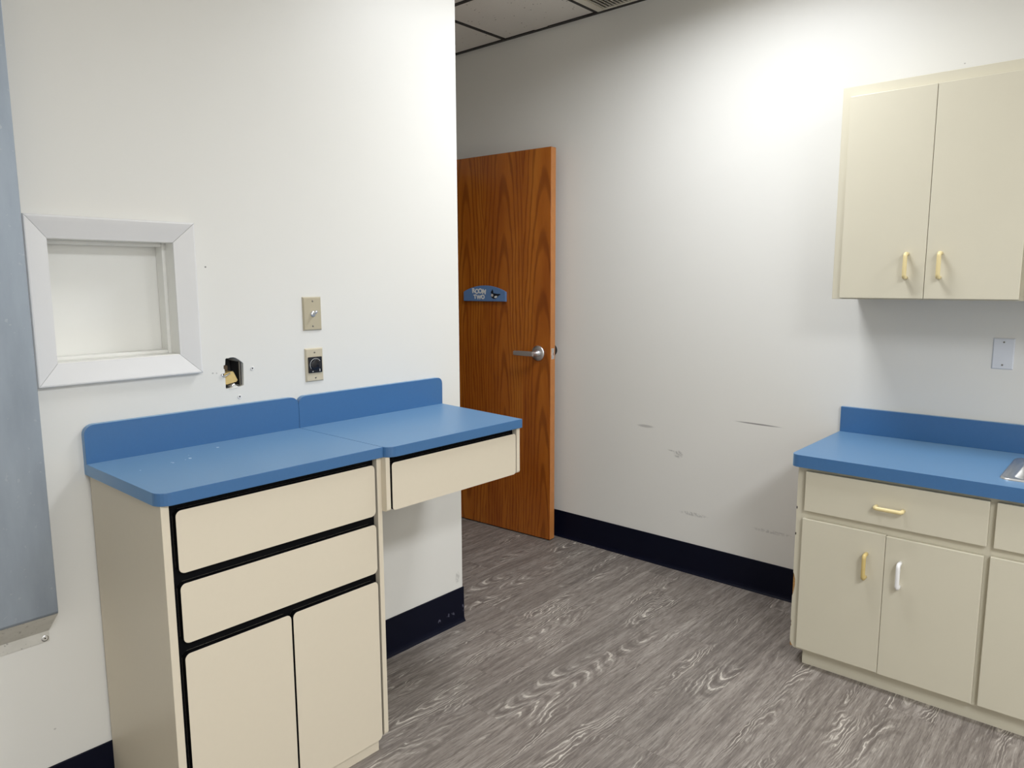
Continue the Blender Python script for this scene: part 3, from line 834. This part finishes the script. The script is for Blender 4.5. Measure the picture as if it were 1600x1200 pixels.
ins = box('dial_insert', (0.005, -1.8035, 1.1265), (0.011, -1.7515, 1.1795), M_dimmer, p2, 0.0015)
lathe('dial', [(0.0, 0.0105), (0.019, 0.0105), (0.0185, 0.013), (0.016, 0.0145), (0.0, 0.0145)], (0.0, -1.7775, 1.153), (1, 0, 0), M_dimmer, ins, 28)
bm = bmesh.new()
add_tube(bm, [(0.0112, -1.7775 + 0.0212 * math.cos(math.radians(a)), 1.153 + 0.0212 * math.sin(math.radians(a))) for a in range(35, 216, 12)], 0.0006, 6)
finish('dial_scale', bm, M_white_mark, ins)
box('dial_mark', (0.0108, -1.763, 1.1305), (0.0115, -1.761, 1.1385), M_white_mark, ins)
box('dial_mark', (0.0108, -1.791, 1.1305), (0.0115, -1.787, 1.1325), M_white_mark, ins)
p3 = plate('blank_plate', 'y', 1.6616, 1.7285, 1.1043, 1.2173, M_white_plate, 'blank white cover plate on the far wall under the wall cabinet', 0.005)
screw(p3, 'y', 1.695, 1.2025, 0.005); screw(p3, 'y', 1.695, 1.1195, 0.005)

# ------------------------------------------------------------------ open electrical box in the ragged hole
eb = thing('junction_box', (-0.03, -2.06, 1.10), 'open electrical box with a tan block in the ragged wall hole', 'junction box')
bm = bmesh.new()
Y0_, Y1_, Z0_, Z1_, xf, xb_ = -2.0875, -2.0335, 1.1085, 1.1965, -0.012, -0.075
add_box(bm, (xb_, Y0_, Z0_), (xb_ - 0.002, Y1_, Z1_))
add_box(bm, (xb_, Y0_ - 0.002, Z0_), (xf, Y0_, Z1_)); add_box(bm, (xb_, Y1_, Z0_), (xf, Y1_ + 0.002, Z1_))
add_box(bm, (xb_, Y0_, Z0_ - 0.002), (xf, Y1_, Z0_)); add_box(bm, (xb_, Y0_, Z1_), (xf, Y1_, Z1_ + 0.002))
finish('box_shell', bm, M_box_steel, eb)
prism('block', [(-2.087, 1.117), (-2.078, 1.1165), (-2.048, 1.1215), (-2.043, 1.1265), (-2.055, 1.153), (-2.060, 1.1555), (-2.087, 1.150)], 'x', -0.045, -0.012, M_tan, eb, bev=0.002)
box('back_device', (-0.07, -2.086, 1.155), (-0.04, -2.058, 1.172), plain('brown_device', (0.16, 0.11, 0.07), 0.6, 0.3), eb, 0.003)
bm = bmesh.new()
path = [(-0.022, -2.054, 1.1545), (-0.010, -2.072, 1.1495), (0.002, -2.090, 1.1450), (0.004, -2.098, 1.1445), (0.005, -2.101, 1.1485), (0.002, -2.101, 1.1525)]
add_tube(bm, path, [0.0022] * 6, 8)
finish('strap', bm, M_steel, eb, smooth=True)
box('side_rail', (-0.010, -2.0385, 1.110), (-0.014, -2.0355, 1.186), M_screw, eb)
lathe('mounting_ear', [(0.0, 0.0), (0.007, 0.0), (0.007, 0.002), (0.0025, 0.003), (0.0, 0.002)], (-0.006, -2.062, 1.112), (1, 0, 0), M_steel, eb, 14)
# torn wall-paper lips around the hole
for pts in ([(0.0005, -2.080, 1.1985), (0.0022, -2.068, 1.2022), (0.0005, -2.056, 1.1995)], [(0.0005, -2.078, 1.1045), (0.002, -2.066, 1.1055), (0.0005, -2.05, 1.1065)]):
    bm = bmesh.new(); add_tube(bm, pts, 0.0013, 6); o = finish('paint_lip', bm, M_wall, wl)

def anchor(y, z, label):
    o = lathe('wall_anchor', [(0.0022, -0.01), (0.0024, 0.0012), (0.0062, 0.0022), (0.0068, 0.0008), (0.007, -0.002)], (0.0, y, z), (1, 0, 0), M_trim, None, 16, origin=(0.0, y, z))
    tag(o, label, 'wall anchor')
    lathe('anchor_core', [(0.0, 0.0006), (0.0023, 0.0008), (0.0023, -0.005)], (0.0, y, z), (1, 0, 0), M_dark_chip, o, 10)
anchor(-2.000, 1.160, 'small white wall anchor beside the ragged hole')
anchor(-2.047, 1.0765, 'small white wall anchor below the ragged hole')

# ------------------------------------------------------------------ sheet metal housing on the left wall
mb = thing('metal_housing', (0.0, -2.85, 0.50), 'tall grey sheet-metal housing screwed to the left wall beside the niche', 'metal box')
BX, BY, BYL, BZ, BZT = 0.098, -2.6135, -3.15, 0.603, 2.25
prism('shell', [(0.0005, BZ - 0.02), (BX - 0.012, BZ - 0.004), (BX - 0.003, BZ), (BX, BZ + 0.006), (BX, BZT), (0.0005, BZT)], 'y', BYL, BY, M_galv, mb, bev=0.0012)
# tapered lip under the housing, then a flat flange on the wall
bm = bmesh.new()
pts = [(BX - 0.004, BZ - 0.001), (0.004, 0.527), (0.004, 0.499), (0.0005, 0.499), (0.0005, 0.58), (0.02, 0.592)]
add_prism(bm, pts, 'y', BYL, BY)
finish('lip', bm, M_lip, mb)
for y_ in (-2.6235, -3.14):
    lathe('screw', [(0.0, 0.0035), (0.0035, 0.0035), (0.0085, 0.0045), (0.0085, 0.003)], (0.0, y_, 0.5085), (1, 0, 0), M_steel, mb, 16)
    lathe('screw_recess', [(0.0, 0.0047), (0.002, 0.0047)], (0.0, y_, 0.5085), (1, 0, 0), M_dark_chip, mb, 8)
